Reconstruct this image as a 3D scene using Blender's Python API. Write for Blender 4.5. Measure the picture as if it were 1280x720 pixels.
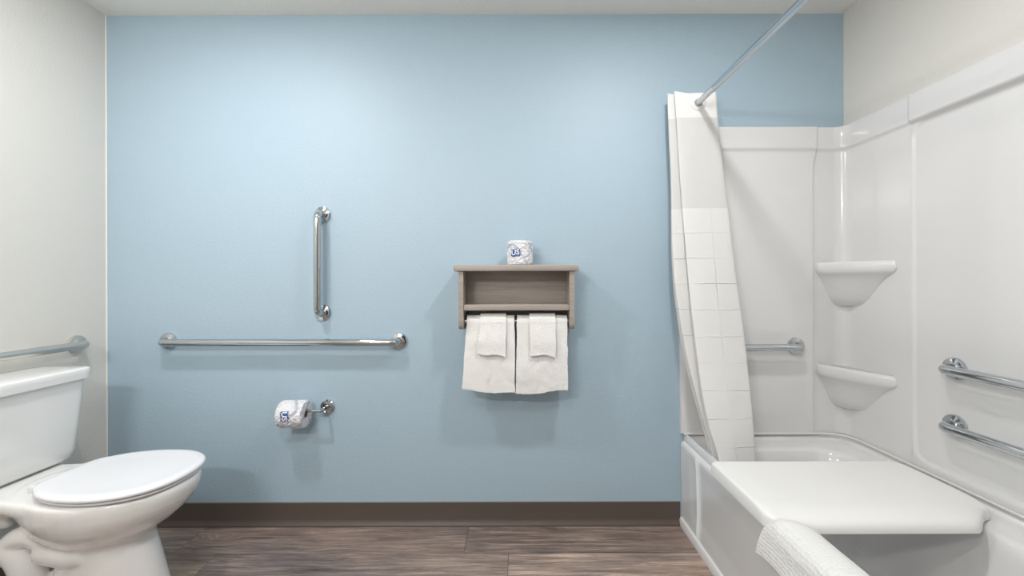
import bpy, bmesh, math, random
from mathutils import Vector, Matrix, noise

PI = math.pi
scene = bpy.context.scene
for o in list(bpy.data.objects):
    bpy.data.objects.remove(o, do_unlink=True)
COL = scene.collection

# ------------------------------------------------------------------ camera
# photo measured as 1280x720; back wall is Y=0, camera looks along +Y
F, VX, VY = 510.0, 645.0, 351.0          # focal length and vanishing point in px
DIST, EYE = 1.91, 1.142                  # camera to back wall, eye height (m)
cam_d = bpy.data.cameras.new('camera')
cam = bpy.data.objects.new('camera', cam_d)
COL.objects.link(cam)
cam.location = (0, -DIST, EYE)
cam.rotation_euler = (PI/2, math.radians(0.16), 0)
cam_d.sensor_width = 36.0
cam_d.lens = F/1280*36
cam_d.shift_x = -(VX-640)/1280
cam_d.shift_y = (VY-360)/1280
cam_d.clip_start = 0.02
scene.camera = cam

# ------------------------------------------------------------------ world, exposure
w = bpy.data.worlds.new('world'); scene.world = w
w.use_nodes = True
w.node_tree.nodes['Background'].inputs[0].default_value = (0.8, 0.85, 0.9, 1)
w.node_tree.nodes['Background'].inputs[1].default_value = 0.05
scene.view_settings.view_transform = 'Standard'
scene.view_settings.look = 'None'
scene.view_settings.gamma = 1.0
scene.view_settings.use_curve_mapping = False
scene.view_settings.exposure = 0.17

# room dimensions
XL, XR, ZC = -1.916, 1.536, 2.389
YF = -2.75                                # wall behind the camera
LAMP_POS = [(-1.15, -0.88), (0.55, -0.92), (-0.3, -2.05)]   # two ceiling downlights, then an added fill lamp behind the camera
LAMP_W = [12, 11.5, 8]
VANITY = (-1.05, YF+0.10, 2.05)
VANITY_W = 15.5

def area_light(name, loc, rot, shape, sx, sy, power, spread, col, parent=None):
    d = bpy.data.lights.new(name, 'AREA')
    d.shape = shape; d.size = sx; d.size_y = sy
    d.energy = power; d.spread = math.radians(spread); d.color = col
    o = bpy.data.objects.new(name, d); COL.objects.link(o)
    o.location = loc; o.rotation_euler = rot
    return o

# ------------------------------------------------------------------ helpers
ORIG = {}
def P(x, y, Y):
    """photo pixel at a known depth Y -> world point"""
    z = DIST + Y
    return Vector(((x-VX)*z/F, Y, EYE-(y-VY)*z/F))

def thing(name, label, cat, loc=(0, 0, 0), group=None):
    o = bpy.data.objects.new(name, None); COL.objects.link(o)
    o.empty_display_size = 0.1
    o.location = loc; ORIG[o] = Vector(loc)
    o['label'] = label; o['category'] = cat
    if group: o['group'] = group
    return o

def tag(o, label, cat, group=None):
    o['label'] = label; o['category'] = cat
    if group: o['group'] = group
    return o

def struct(o):
    o['kind'] = 'structure'; return o

def mesh_obj(name, verts, faces, mat, parent=None, smooth=True, angle=40, loc=None, uvs=None):
    org = ORIG[parent] if parent is not None else Vector(loc if loc is not None else (0, 0, 0))
    me = bpy.data.meshes.new(name)
    me.from_pydata([tuple(Vector(v)-org) for v in verts], [], faces)
    if uvs is not None:
        ul = me.uv_layers.new(name='UVMap')
        for lp in me.loops:
            ul.data[lp.index].uv = uvs[lp.vertex_index]
    bm = bmesh.new(); bm.from_mesh(me)
    bmesh.ops.recalc_face_normals(bm, faces=bm.faces)
    bm.to_mesh(me); bm.free()
    if smooth:
        me.shade_smooth()
        if angle < 180: me.set_sharp_from_angle(angle=math.radians(angle))
    me.materials.append(MATS[mat] if isinstance(mat, str) else mat)
    o = bpy.data.objects.new(name, me); COL.objects.link(o)
    if parent is not None:
        o.parent = parent; ORIG[o] = org
    else:
        o.location = org; ORIG[o] = org
    return o

class MB:
    def __init__(self): self.v = []; self.f = []
    def add(self, vs, fs):
        k = len(self.v); self.v += [Vector(a) for a in vs]
        self.f += [tuple(i+k for i in f) for f in fs]; return self
    def box(self, x0, x1, y0, y1, z0, z1, bevel=0.0, seg=2):
        bm = bmesh.new()
        bmesh.ops.create_cube(bm, size=1)
        for v in bm.verts:
            v.co = Vector(((x0+x1)/2+v.co.x*(x1-x0), (y0+y1)/2+v.co.y*(y1-y0), (z0+z1)/2+v.co.z*(z1-z0)))
        if bevel > 0:
            bmesh.ops.bevel(bm, geom=list(bm.edges), offset=bevel, segments=seg, profile=0.5, affect='EDGES')
        bm.verts.index_update()
        self.add([v.co.copy() for v in bm.verts], [tuple(v.index for v in f.verts) for f in bm.faces])
        bm.free(); return self
    def loft(self, loops, cap0=True, cap1=True, closed=True):
        n = len(loops[0]); vs = [p for l in loops for p in l]; fs = []
        for i in range(len(loops)-1):
            for j in range(n if closed else n-1):
                a = i*n+j; b = i*n+(j+1) % n
                fs.append((a, b, b+n, a+n))
        if cap0: fs.append(tuple(range(n))[::-1])
        if cap1: fs.append(tuple((len(loops)-1)*n+j for j in range(n)))
        return self.add(vs, fs)
    def sweep(self, path, r, seg=16, cap=True):
        path = [Vector(p) for p in path]
        rr = r if isinstance(r, (list, tuple)) else [r]*len(path)
        t0 = (path[1]-path[0]).normalized()
        up = Vector((0, 0, 1)) if abs(t0.z) < 0.9 else Vector((1, 0, 0))
        nrm = (up - t0*up.dot(t0)).normalized()
        loops = []; pt = t0
        for i, p in enumerate(path):
            if i == 0: t = t0
            elif i == len(path)-1: t = (path[i]-path[i-1]).normalized()
            else: t = ((path[i+1]-p).normalized()+(p-path[i-1]).normalized()).normalized()
            ax = pt.cross(t)
            if ax.length > 1e-7:
                nrm = Matrix.Rotation(pt.angle(t), 3, ax.normalized()) @ nrm
            nrm = (nrm - t*nrm.dot(t)).normalized(); b = t.cross(nrm); pt = t
            loops.append([p+(nrm*math.cos(2*PI*k/seg)+b*math.sin(2*PI*k/seg))*rr[i] for k in range(seg)])
        return self.loft(loops, cap, cap)
    def lathe(self, prof, center, axis, seg=32, cap0=True, cap1=True):
        """prof: (radius, distance along axis)"""
        ax = Vector(axis).normalized(); c = Vector(center)
        up = Vector((0, 0, 1)) if abs(ax.z) < 0.9 else Vector((1, 0, 0))
        n = (up-ax*up.dot(ax)).normalized(); b = ax.cross(n)
        loops = [[c+ax*d+(n*math.cos(2*PI*k/seg)+b*math.sin(2*PI*k/seg))*r for k in range(seg)] for r, d in prof]
        return self.loft(loops, cap0, cap1)
    def grid(self, us, vs, fn):
        n = len(vs); pts = [fn(u, v) for u in us for v in vs]
        fs = [(i*n+j, (i+1)*n+j, (i+1)*n+j+1, i*n+j+1) for i in range(len(us)-1) for j in range(n-1)]
        return self.add(pts, fs)
    def build(self, name, mat, parent=None, smooth=True, angle=40, loc=None, uvs=None):
        return mesh_obj(name, self.v, self.f, mat, parent, smooth, angle, loc, uvs)

def lin(a, b, n): return [a+(b-a)*i/(n-1) for i in range(n)]
def sstep(t): t = max(0.0, min(1.0, t)); return t*t*(3-2*t)
def interp(x, tab):
    if x <= tab[0][0]: return tab[0][1]
    for (a, va), (b, vb) in zip(tab, tab[1:]):
        if x <= b: return va+(vb-va)*(x-a)/(b-a)
    return tab[-1][1]
def smooth_interp(x, tab):
    """Catmull-Rom through table"""
    n = len(tab)
    if x <= tab[0][0]: return tab[0][1]
    if x >= tab[-1][0]: return tab[-1][1]
    for i in range(n-1):
        if x <= tab[i+1][0]:
            x0, y0 = tab[i]; x1, y1 = tab[i+1]
            m0 = (tab[i+1][1]-tab[max(i-1, 0)][1])/(tab[i+1][0]-tab[max(i-1, 0)][0])
            j = min(i+2, n-1)
            m1 = (tab[j][1]-tab[i][1])/(tab[j][0]-tab[i][0])
            h = x1-x0; t = (x-x0)/h
            return ((2*t**3-3*t*t+1)*y0+(t**3-2*t*t+t)*h*m0+(-2*t**3+3*t*t)*y1+(t**3-t*t)*h*m1)
def catmull(pts, per=8):
    out = []
    n = len(pts)
    for i in range(n-1):
        p0 = pts[max(i-1, 0)]; p1 = pts[i]; p2 = pts[i+1]; p3 = pts[min(i+2, n-1)]
        for k in range(per):
            t = k/per
            out.append(0.5*((2*p1)+(p2-p0)*t+(2*p0-5*p1+4*p2-p3)*t*t+(3*p1-p0-3*p2+p3)*t**3))
    out.append(pts[-1]); return out
def round_rect(x0, x1, y0, y1, r, z, per=6):
    """closed loop, corner radii r, same count whatever the size"""
    pts = []
    for cx, cy, a in ((x1-r, y1-r, 0), (x0+r, y1-r, PI/2), (x0+r, y0+r, PI), (x1-r, y0+r, 1.5*PI)):
        for k in range(per+1):
            t = a+PI/2*k/per
            pts.append(Vector((cx+r*math.cos(t), cy+r*math.sin(t), z)))
    return pts
def rr_sd(u, v, u0, u1, v0, v1, r):
    """signed distance to a rounded rectangle (negative inside)"""
    cu, cv = (u0+u1)/2, (v0+v1)/2
    du = abs(u-cu)-(u1-u0)/2+r; dv = abs(v-cv)-(v1-v0)/2+r
    return math.hypot(max(du, 0), max(dv, 0))+min(max(du, dv), 0)-r

# ------------------------------------------------------------------ materials
MATS = {}
def srgb(r, g, b):
    f = lambda c: (c/255/12.92) if c/255 <= 0.04045 else ((c/255+0.055)/1.055)**2.4
    return (f(r), f(g), f(b), 1)
def new_mat(name):
    m = bpy.data.materials.new(name); m.use_nodes = True
    nt = m.node_tree; b = nt.nodes['Principled BSDF']
    MATS[name] = m; return m, nt, b
def nd(nt, typ, **kw):
    n = nt.nodes.new(typ)
    for k, v in kw.items():
        if k in n.inputs: n.inputs[k].default_value = v
        else: setattr(n, k, v)
    return n
def simple(name, col, rough=0.5, metal=0.0, bump=None, coat=0.0, spec=0.5, sheen=0.0, obj_coords=True):
    m, nt, b = new_mat(name)
    b.inputs['Base Color'].default_value = col
    b.inputs['Roughness'].default_value = rough
    b.inputs['Metallic'].default_value = metal
    b.inputs['Specular IOR Level'].default_value = spec
    b.inputs['Coat Weight'].default_value = coat
    b.inputs['Sheen Weight'].default_value = sheen
    if bump:
        sc, st, dist = bump
        tc = nd(nt, 'ShaderNodeTexCoord')
        n = nd(nt, 'ShaderNodeTexNoise', Scale=sc, Detail=3.0, Roughness=0.6)
        bp = nd(nt, 'ShaderNodeBump', Strength=st, Distance=dist)
        nt.links.new(tc.outputs['Object'], n.inputs['Vector'])
        nt.links.new(n.outputs['Fac'], bp.inputs['Height'])
        nt.links.new(bp.outputs['Normal'], b.inputs['Normal'])
    return m
simple('blue_paint', srgb(169, 191, 205), 0.5, bump=(95, 0.35, 0.004))
simple('white_paint', srgb(222, 220, 214), 0.6, bump=(95, 0.35, 0.004))
simple('ceiling_paint', srgb(246, 243, 237), 0.85, bump=(70, 0.4, 0.004))
simple('chrome', (0.54, 0.57, 0.59, 1), 0.05, 1.0)
simple('brushed_chrome', (0.66, 0.63, 0.59, 1), 0.30, 1.0)
simple('acrylic', srgb(223, 223, 223), 0.16, coat=0.3)
simple('ceramic', srgb(236, 236, 234), 0.08, coat=0.5)
simple('seat_plastic', srgb(232, 233, 236), 0.22)
simple('bench_plastic', srgb(236, 236, 234), 0.38)
simple('rubber_base', srgb(90, 80, 74), 0.45)
simple('caulk', srgb(222, 221, 218), 0.5)
simple('dark_gap', srgb(22, 20, 19), 0.8)
simple('door_wood', srgb(70, 52, 42), 0.45, bump=(30, 0.2, 0.002))
simple('label_blue', srgb(62, 92, 148), 0.4)
simple('label_white', srgb(240, 242, 246), 0.4)
simple('subfloor', srgb(60, 52, 48), 0.8)
simple('cardboard', srgb(150, 128, 100), 0.8)

# lamp diffusers give off light
m, nt, b = new_mat('lamp_lens')
b.inputs['Emission Color'].default_value = (1, 0.96, 0.9, 1); b.inputs['Emission Strength'].default_value = 6.0

# terry cloth
def terry(name, col, scale, strength, waffle=False):
    m, nt, b = new_mat(name)
    b.inputs['Base Color'].default_value = col
    b.inputs['Roughness'].default_value = 0.95
    b.inputs['Sheen Weight'].default_value = 0.25
    b.inputs['Specular IOR Level'].default_value = 0.1
    tc = nd(nt, 'ShaderNodeTexCoord')
    n1 = nd(nt, 'ShaderNodeTexNoise', Scale=scale, Detail=4.0, Roughness=0.7)
    nt.links.new(tc.outputs['Object'], n1.inputs['Vector'])
    h = n1.outputs['Fac']
    if waffle:
        v = nd(nt, 'ShaderNodeTexVoronoi', Scale=waffle); v.inputs['Randomness'].default_value = 0.3
        nt.links.new(tc.outputs['UV'], v.inputs['Vector'])
        ml = nd(nt, 'ShaderNodeMath', operation='MULTIPLY'); ml.inputs[1].default_value = -1.6
        nt.links.new(v.outputs['Distance'], ml.inputs[0])
        ad = nd(nt, 'ShaderNodeMath', operation='ADD')
        nt.links.new(ml.outputs[0], ad.inputs[0]); nt.links.new(n1.outputs['Fac'], ad.inputs[1]); h = ad.outputs[0]
    bp = nd(nt, 'ShaderNodeBump', Strength=strength, Distance=0.004)
    nt.links.new(h, bp.inputs['Height']); nt.links.new(bp.outputs['Normal'], b.inputs['Normal'])
terry('terry', srgb(247, 246, 244), 420, 0.9)
terry('bath_mat_cloth', srgb(240, 240, 238), 320, 0.65, waffle=90)

# paper roll wrapper: crinkled with faint diagonal stripes
m, nt, b = new_mat('wrapper')
b.inputs['Roughness'].default_value = 0.3
tc = nd(nt, 'ShaderNodeTexCoord')
v = nd(nt, 'ShaderNodeTexVoronoi', Scale=38.0, feature='F1')
n1 = nd(nt, 'ShaderNodeTexNoise', Scale=30.0, Detail=3.0)
nt.links.new(tc.outputs['Object'], n1.inputs['Vector'])
mixv = nd(nt, 'ShaderNodeMix', data_type='VECTOR'); mixv.inputs['Factor'].default_value = 0.12
nt.links.new(tc.outputs['Object'], mixv.inputs[4]); nt.links.new(n1.outputs['Color'], mixv.inputs[5])
nt.links.new(mixv.outputs[1], v.inputs['Vector'])
bp = nd(nt, 'ShaderNodeBump', Strength=0.8, Distance=0.012)
nt.links.new(v.outputs['Distance'], bp.inputs['Height']); nt.links.new(bp.outputs['Normal'], b.inputs['Normal'])
wv = nd(nt, 'ShaderNodeTexWave', Scale=7.0, Distortion=2.5, wave_type='BANDS', bands_direction='DIAGONAL')
nt.links.new(tc.outputs['Object'], wv.inputs['Vector'])
cr = nd(nt, 'ShaderNodeValToRGB')
cr.color_ramp.elements[0].position = 0.02; cr.color_ramp.elements[0].color = srgb(196, 202, 214)
cr.color_ramp.elements[1].position = 0.14; cr.color_ramp.elements[1].color = srgb(238, 239, 243)
nt.links.new(wv.outputs['Fac'], cr.inputs['Fac']); nt.links.new(cr.outputs['Color'], b.inputs['Base Color'])

# wood: laminate shelf and floor planks
def wood(name, c_dark, c_mid, c_light, stretch, knots=False, rough=0.45, bump=0.15, use_tone=False):
    m, nt, b = new_mat(name)
    b.inputs['Roughness'].default_value = rough
    tc = nd(nt, 'ShaderNodeTexCoord')
    oi = nd(nt, 'ShaderNodeObjectInfo')
    cmb = nd(nt, 'ShaderNodeCombineXYZ')
    mu = nd(nt, 'ShaderNodeMath', operation='MULTIPLY'); mu.inputs[1].default_value = 37.0
    nt.links.new(oi.outputs['Random'], mu.inputs[0])
    for i in range(3): nt.links.new(mu.outputs[0], cmb.inputs[i])
    ad = nd(nt, 'ShaderNodeVectorMath', operation='ADD')
    nt.links.new(tc.outputs['Object'], ad.inputs[0]); nt.links.new(cmb.outputs[0], ad.inputs[1])
    mp = nd(nt, 'ShaderNodeMapping'); mp.inputs['Scale'].default_value = stretch
    src = ad.outputs[0]
    if knots:   # bend the grain round the knots
        mpk = nd(nt, 'ShaderNodeMapping'); mpk.inputs['Scale'].default_value = (2.6, 8.0, 1.0)
        nt.links.new(ad.outputs[0], mpk.inputs['Vector'])
        vk = nd(nt, 'ShaderNodeTexVoronoi', Scale=1.0)
        nt.links.new(mpk.outputs[0], vk.inputs['Vector'])
        rk = nd(nt, 'ShaderNodeMapRange'); rk.inputs[1].default_value = 0.0; rk.inputs[2].default_value = 0.35
        rk.inputs[3].default_value = 0.045; rk.inputs[4].default_value = 0.0
        nt.links.new(vk.outputs['Distance'], rk.inputs[0])
        cb2 = nd(nt, 'ShaderNodeCombineXYZ'); nt.links.new(rk.outputs[0], cb2.inputs[1])
        ad2 = nd(nt, 'ShaderNodeVectorMath', operation='ADD')
        nt.links.new(src, ad2.inputs[0]); nt.links.new(cb2.outputs[0], ad2.inputs[1]); src = ad2.outputs[0]
    nt.links.new(src, mp.inputs['Vector'])
    n1 = nd(nt, 'ShaderNodeTexNoise', Scale=1.0, Detail=13.0, Roughness=0.76, Distortion=0.7)
    nt.links.new(mp.outputs[0], n1.inputs['Vector'])
    cr = nd(nt, 'ShaderNodeValToRGB'); e = cr.color_ramp.elements
    e[0].position = 0.34; e[0].color = c_dark
    e[1].position = 0.66; e[1].color = c_light
    em = cr.color_ramp.elements.new(0.5); em.color = c_mid
    nt.links.new(n1.outputs['Fac'], cr.inputs['Fac'])
    col = cr.outputs['Color']
    if knots:
        n2 = nd(nt, 'ShaderNodeTexNoise', Scale=1.0, Detail=4.0, Roughness=0.6)
        mp2 = nd(nt, 'ShaderNodeMapping'); mp2.inputs['Scale'].default_value = (2.2, 7.0, 1.0)
        nt.links.new(ad.outputs[0], mp2.inputs['Vector']); nt.links.new(mp2.outputs[0], n2.inputs['Vector'])
        cr2 = nd(nt, 'ShaderNodeValToRGB')
        cr2.color_ramp.elements[0].position = 0.35; cr2.color_ramp.elements[0].color = (0.62, 0.64, 0.68, 1)
        cr2.color_ramp.elements[1].position = 0.62; cr2.color_ramp.elements[1].color = (1.12, 1.06, 1.0, 1)
        nt.links.new(n2.outputs['Fac'], cr2.inputs['Fac'])
        mx = nd(nt, 'ShaderNodeMix', data_type='RGBA', blend_type='MULTIPLY'); mx.inputs['Factor'].default_value = 0.9
        nt.links.new(col, mx.inputs[6]); nt.links.new(cr2.outputs['Color'], mx.inputs[7])
        crk = nd(nt, 'ShaderNodeValToRGB')
        crk.color_ramp.elements[0].position = 0.03; crk.color_ramp.elements[0].color = (0.25, 0.24, 0.25, 1)
        crk.color_ramp.elements[1].position = 0.12; crk.color_ramp.elements[1].color = (1, 1, 1, 1)
        nt.links.new(vk.outputs['Distance'], crk.inputs['Fac'])
        mx2 = nd(nt, 'ShaderNodeMix', data_type='RGBA', blend_type='MULTIPLY'); mx2.inputs['Factor'].default_value = 0.8
        nt.links.new(mx.outputs[2], mx2.inputs[6]); nt.links.new(crk.outputs['Color'], mx2.inputs[7])
        col = mx2.outputs[2]
    if use_tone:
        mx3 = nd(nt, 'ShaderNodeMix', data_type='RGBA', blend_type='MULTIPLY'); mx3.inputs['Factor'].default_value = 1.0
        nt.links.new(col, mx3.inputs[6]); nt.links.new(oi.outputs['Color'], mx3.inputs[7]); col = mx3.outputs[2]
    nt.links.new(col, b.inputs['Base Color'])
    bp = nd(nt, 'ShaderNodeBump', Strength=bump, Distance=0.002)
    nt.links.new(n1.outputs['Fac'], bp.inputs['Height']); nt.links.new(bp.outputs['Normal'], b.inputs['Normal'])
wood('floor_wood', srgb(94, 84, 80), srgb(142, 128, 121), srgb(190, 175, 163), (3.4, 60.0, 3.0), knots=True, rough=0.42, use_tone=True)
wood('shelf_wood', srgb(148, 140, 132), srgb(164, 155, 147), srgb(178, 169, 161), (4.0, 90.0, 110.0), rough=0.5, bump=0.08)

# curtain cloth: creased from the packet; translucent
def curtain_mat(name, col, trans, transp, crease=0.0):
    m, nt, b = new_mat(name)
    out = nt.nodes['Material Output']
    b.inputs['Base Color'].default_value = col; b.inputs['Roughness'].default_value = 0.6
    tc = nd(nt, 'ShaderNodeTexCoord')
    br = nd(nt, 'ShaderNodeTexBrick'); br.offset = 0.0; br.squash = 1.0
    br.inputs['Scale'].default_value = 1.0; br.inputs['Mortar Size'].default_value = 0.003; br.inputs['Mortar Smooth'].default_value = 1.0
    br.inputs['Brick Width'].default_value = 0.160; br.inputs['Row Height'].default_value = 0.112
    br.inputs['Color1'].default_value = (0, 0, 0, 1); br.inputs['Color2'].default_value = (0, 0, 0, 1); br.inputs['Mortar'].default_value = (1, 1, 1, 1)
    nz = nd(nt, 'ShaderNodeTexNoise', Scale=9.0, Detail=2.0)
    nt.links.new(tc.outputs['UV'], nz.inputs['Vector'])
    mv = nd(nt, 'ShaderNodeMix', data_type='VECTOR'); mv.inputs['Factor'].default_value = 0.012
    nt.links.new(tc.outputs['UV'], mv.inputs[4]); nt.links.new(nz.outputs['Color'], mv.inputs[5])
    nt.links.new(mv.outputs[1], br.inputs['Vector'])
    bp = nd(nt, 'ShaderNodeBump', Strength=crease, Distance=0.003)
    nm = nd(nt, 'ShaderNodeTexNoise', Scale=5.0, Detail=1.0)          # creases come and go
    nt.links.new(tc.outputs['UV'], nm.inputs['Vector'])
    rg = nd(nt, 'ShaderNodeMapRange'); rg.inputs[1].default_value = 0.38; rg.inputs[2].default_value = 0.62
    nt.links.new(nm.outputs['Fac'], rg.inputs[0])
    mm = nd(nt, 'ShaderNodeMath', operation='MULTIPLY')
    nt.links.new(br.outputs['Color'], mm.inputs[0]); nt.links.new(rg.outputs[0], mm.inputs[1])
    nt.links.new(mm.outputs[0], bp.inputs['Height'])
    n2 = nd(nt, 'ShaderNodeTexNoise', Scale=14.0, Detail=3.0)
    nt.links.new(tc.outputs['UV'], n2.inputs['Vector'])
    bp2 = nd(nt, 'ShaderNodeBump', Strength=0.25, Distance=0.01)
    nt.links.new(n2.outputs['Fac'], bp2.inputs['Height']); nt.links.new(bp.outputs['Normal'], bp2.inputs['Normal'])
    nt.links.new(bp2.outputs['Normal'], b.inputs['Normal'])
    tr = nd(nt, 'ShaderNodeBsdfTranslucent'); tr.inputs['Color'].default_value = col
    nt.links.new(bp2.outputs['Normal'], tr.inputs['Normal'])
    mx = nd(nt, 'ShaderNodeMixShader'); mx.inputs[0].default_value = trans
    nt.links.new(b.outputs[0], mx.inputs[1]); nt.links.new(tr.outputs[0], mx.inputs[2])
    last = mx
    if transp > 0:
        tp = nd(nt, 'ShaderNodeBsdfTransparent')
        m2 = nd(nt, 'ShaderNodeMixShader'); m2.inputs[0].default_value = transp
        nt.links.new(mx.outputs[0], m2.inputs[1]); nt.links.new(tp.outputs[0], m2.inputs[2]); last = m2
    nt.links.new(last.outputs[0], out.inputs['Surface'])
curtain_mat('curtain_body', srgb(252, 252, 251), 0.35, 0.0, 0.8)
curtain_mat('curtain_sheer', srgb(248, 248, 247), 0.42, 0.10, 0.06)
curtain_mat('curtain_header', srgb(252, 252, 251), 0.25, 0.0)

# ------------------------------------------------------------------ setting
T = 0.12
def wall(name, x0, x1, y0, y1, z0, z1, mat):
    return struct(MB().box(x0, x1, y0, y1, z0, z1).build(name, mat, None, smooth=False))
wall('wall_back', XL-T, XR+T, 0.0, T, -0.1, ZC+0.1, 'blue_paint')
wall('wall_left', XL-T, XL, YF-T, 0.0, -0.1, ZC+0.1, 'white_paint')
wall('wall_right', XR, XR+T, YF-T, 0.0, -0.1, ZC+0.1, 'white_paint')
wall('wall_front', XL-T, XR+T, YF-T, YF, -0.1, ZC+0.1, 'white_paint')
wall('wall_alcove', 0.745, XR, -1.66, -1.545, 0.0, ZC, 'white_paint')
wall('ceiling', XL-T, XR+T, YF-T, T, ZC, ZC+T, 'ceiling_paint')

# floor: vinyl planks as separate pieces on a subfloor
floor = struct(MB().box(XL, XR, YF, 0.0, -0.05, -0.004).build('floor', 'subfloor', None, smooth=False))
random.seed(4)
PW, PL = 0.18, 1.22
tones = {(0, 1): (0.92, 0.90, 0.90), (0, 2): (0.90, 0.87, 0.85), (0, 0): (1.12, 1.13, 1.08), (0, 3): (0.95, 0.92, 0.9),
         (1, 0): (1.10, 1.09, 1.00), (1, 1): (0.88, 0.87, 0.88), (1, 2): (1.30, 1.25, 1.20)}
nrow = int(abs(YF)/PW)+2
offs = [-1.442, -1.255] + [-1.9+random.random()*1.2 for _ in range(nrow)]
plank_mesh = {}
for r in range(nrow):
    y1 = min(-0.0, -0.02-PW*(r-0)+0.0); y0 = max(YF, -0.20-PW*r)
    if r == 0: y1 = 0.0
    if y1-y0 < 0.02: continue
    xs = [XL]; x = offs[r]
    while x-PL > XL: x -= PL
    while x < XR:
        if x > XL+0.02: xs.append(x)
        x += PL
    xs.append(XR)
    for k, (a, bb) in enumerate(zip(xs, xs[1:])):
        g = 0.0008
        cx, cy = (a+bb)/2, (y0+y1)/2
        mb = MB().box(a+g-cx, bb-g-cx, y0+g-cy, y1-g-cy, -0.004, 0.0)
        o = mb.build('plank', 'floor_wood', None, smooth=False)
        o.parent = floor; o.location = (cx, cy, 0)
        t = tones.get((r, k)) or (tuple([0.85+random.random()*0.28]*3))
        o.color = (*t, 1)

def baseboard(name, prof_axis, a, b2, side):
    # cove base: flat face with a small projecting toe at the floor
    prof = [(0.0, 0.0), (0.016, 0.0), (0.016, 0.006), (0.011, 0.014), (0.006, 0.022), (0.0045, 0.03), (0.0045, 0.106), (0.0, 0.108)]
    loops = []
    for t in (a, b2):
        loops.append([Vector((t, -d, z)) if side == 'back' else Vector((XL+d, t, z)) for d, z in prof])
    return struct(MB().loft(loops).build(name, 'rubber_base', None, angle=30))
baseboard('baseboard_back', 'x', XL+0.017, 0.764, 'back')
baseboard('baseboard_left', 'y', YF, 0.0, 'left')
struct(MB().sweep([(XL+0.002, -0.002, 0.11), (XL+0.002, -0.002, ZC)], 0.0025, 8).build('trim_2', 'ceiling_paint'))

# door behind the camera
d = struct(MB().box(-0.35, 0.5, YF, YF+0.035, 0.0, 2.03, 0.004).build('door_1', 'door_wood'))
MB().sweep([(0.43, YF+0.035, 0.98), (0.43, YF+0.085, 0.98), (0.31, YF+0.085, 0.98)], 0.009).build('door_handle', 'brushed_chrome', d)
struct(MB().box(-0.42, -0.355, YF, YF+0.02, 0.0, 2.10, 0.003).box(0.505, 0.57, YF, YF+0.02, 0.0, 2.10, 0.003)
       .box(-0.355, 0.505, YF, YF+0.02, 2.035, 2.10, 0.003).build('trim_1', 'white_paint'))

# ------------------------------------------------------------------ lamps (all out of the frame)
for i, (lx, ly) in enumerate(LAMP_POS):
    t = thing('ceiling_downlight', ['white round ceiling downlight between toilet and grab bars', 'white round ceiling downlight over the bathtub side',
              'white round fill lamp added on the ceiling near the entrance door'][i], 'light', (lx, ly, ZC), 'ceiling downlights')
    MB().lathe([(0.105, 0.0), (0.105, 0.004), (0.098, 0.008), (0.082, 0.008), (0.078, 0.001)], (lx, ly, ZC), (0, 0, -1), cap0=False, cap1=False).build('trim_ring', 'white_paint', t)
    MB().lathe([(0.078, 0.0), (0.078, 0.002)], (lx, ly, ZC), (0, 0, -1)).build('lens', 'lamp_lens', t)
    l = area_light('downlight_lamp', (lx, ly, ZC-0.012), (0, 0, 0), 'DISK', 0.13, 0.13, LAMP_W[i], 180, (1.0, 0.99, 0.985))
    l.parent = t; l.location = (0, 0, -0.012)
vx, vy, vz = VANITY
t = thing('vanity_light', 'three shade wall light above the washbasin', 'light', (vx, YF, vz))
MB().box(vx-0.32, vx+0.32, YF, YF+0.03, vz-0.05, vz+0.05, 0.006).build('back_plate', 'brushed_chrome', t)
for dx in (-0.22, 0, 0.22):
    MB().lathe([(0.03, -0.075), (0.055, -0.07), (0.062, 0.0), (0.066, 0.075), (0.05, 0.078)], (vx+dx, vy+0.01, vz), (0, 0, -1)).build('shade', 'lamp_lens', t)
l = area_light('vanity_lamp', (vx, vy+0.09, vz), (PI/2, 0, 0), 'RECTANGLE', 0.58, 0.14, VANITY_W, 180, (1.0, 0.99, 0.985))
l.parent = t; l.location = Vector((vx, vy+0.09, vz))-Vector((vx, YF, vz))

# ------------------------------------------------------------------ bathtub
XT = 0.764                       # outer face of the tub
DECK, LIP = 0.395, 0.430
YN = -1.54                       # near end of the tub
tub = thing('bathtub', 'white acrylic alcove bathtub with smooth apron', 'bathtub', (1.15, -0.76, 0))
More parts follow.
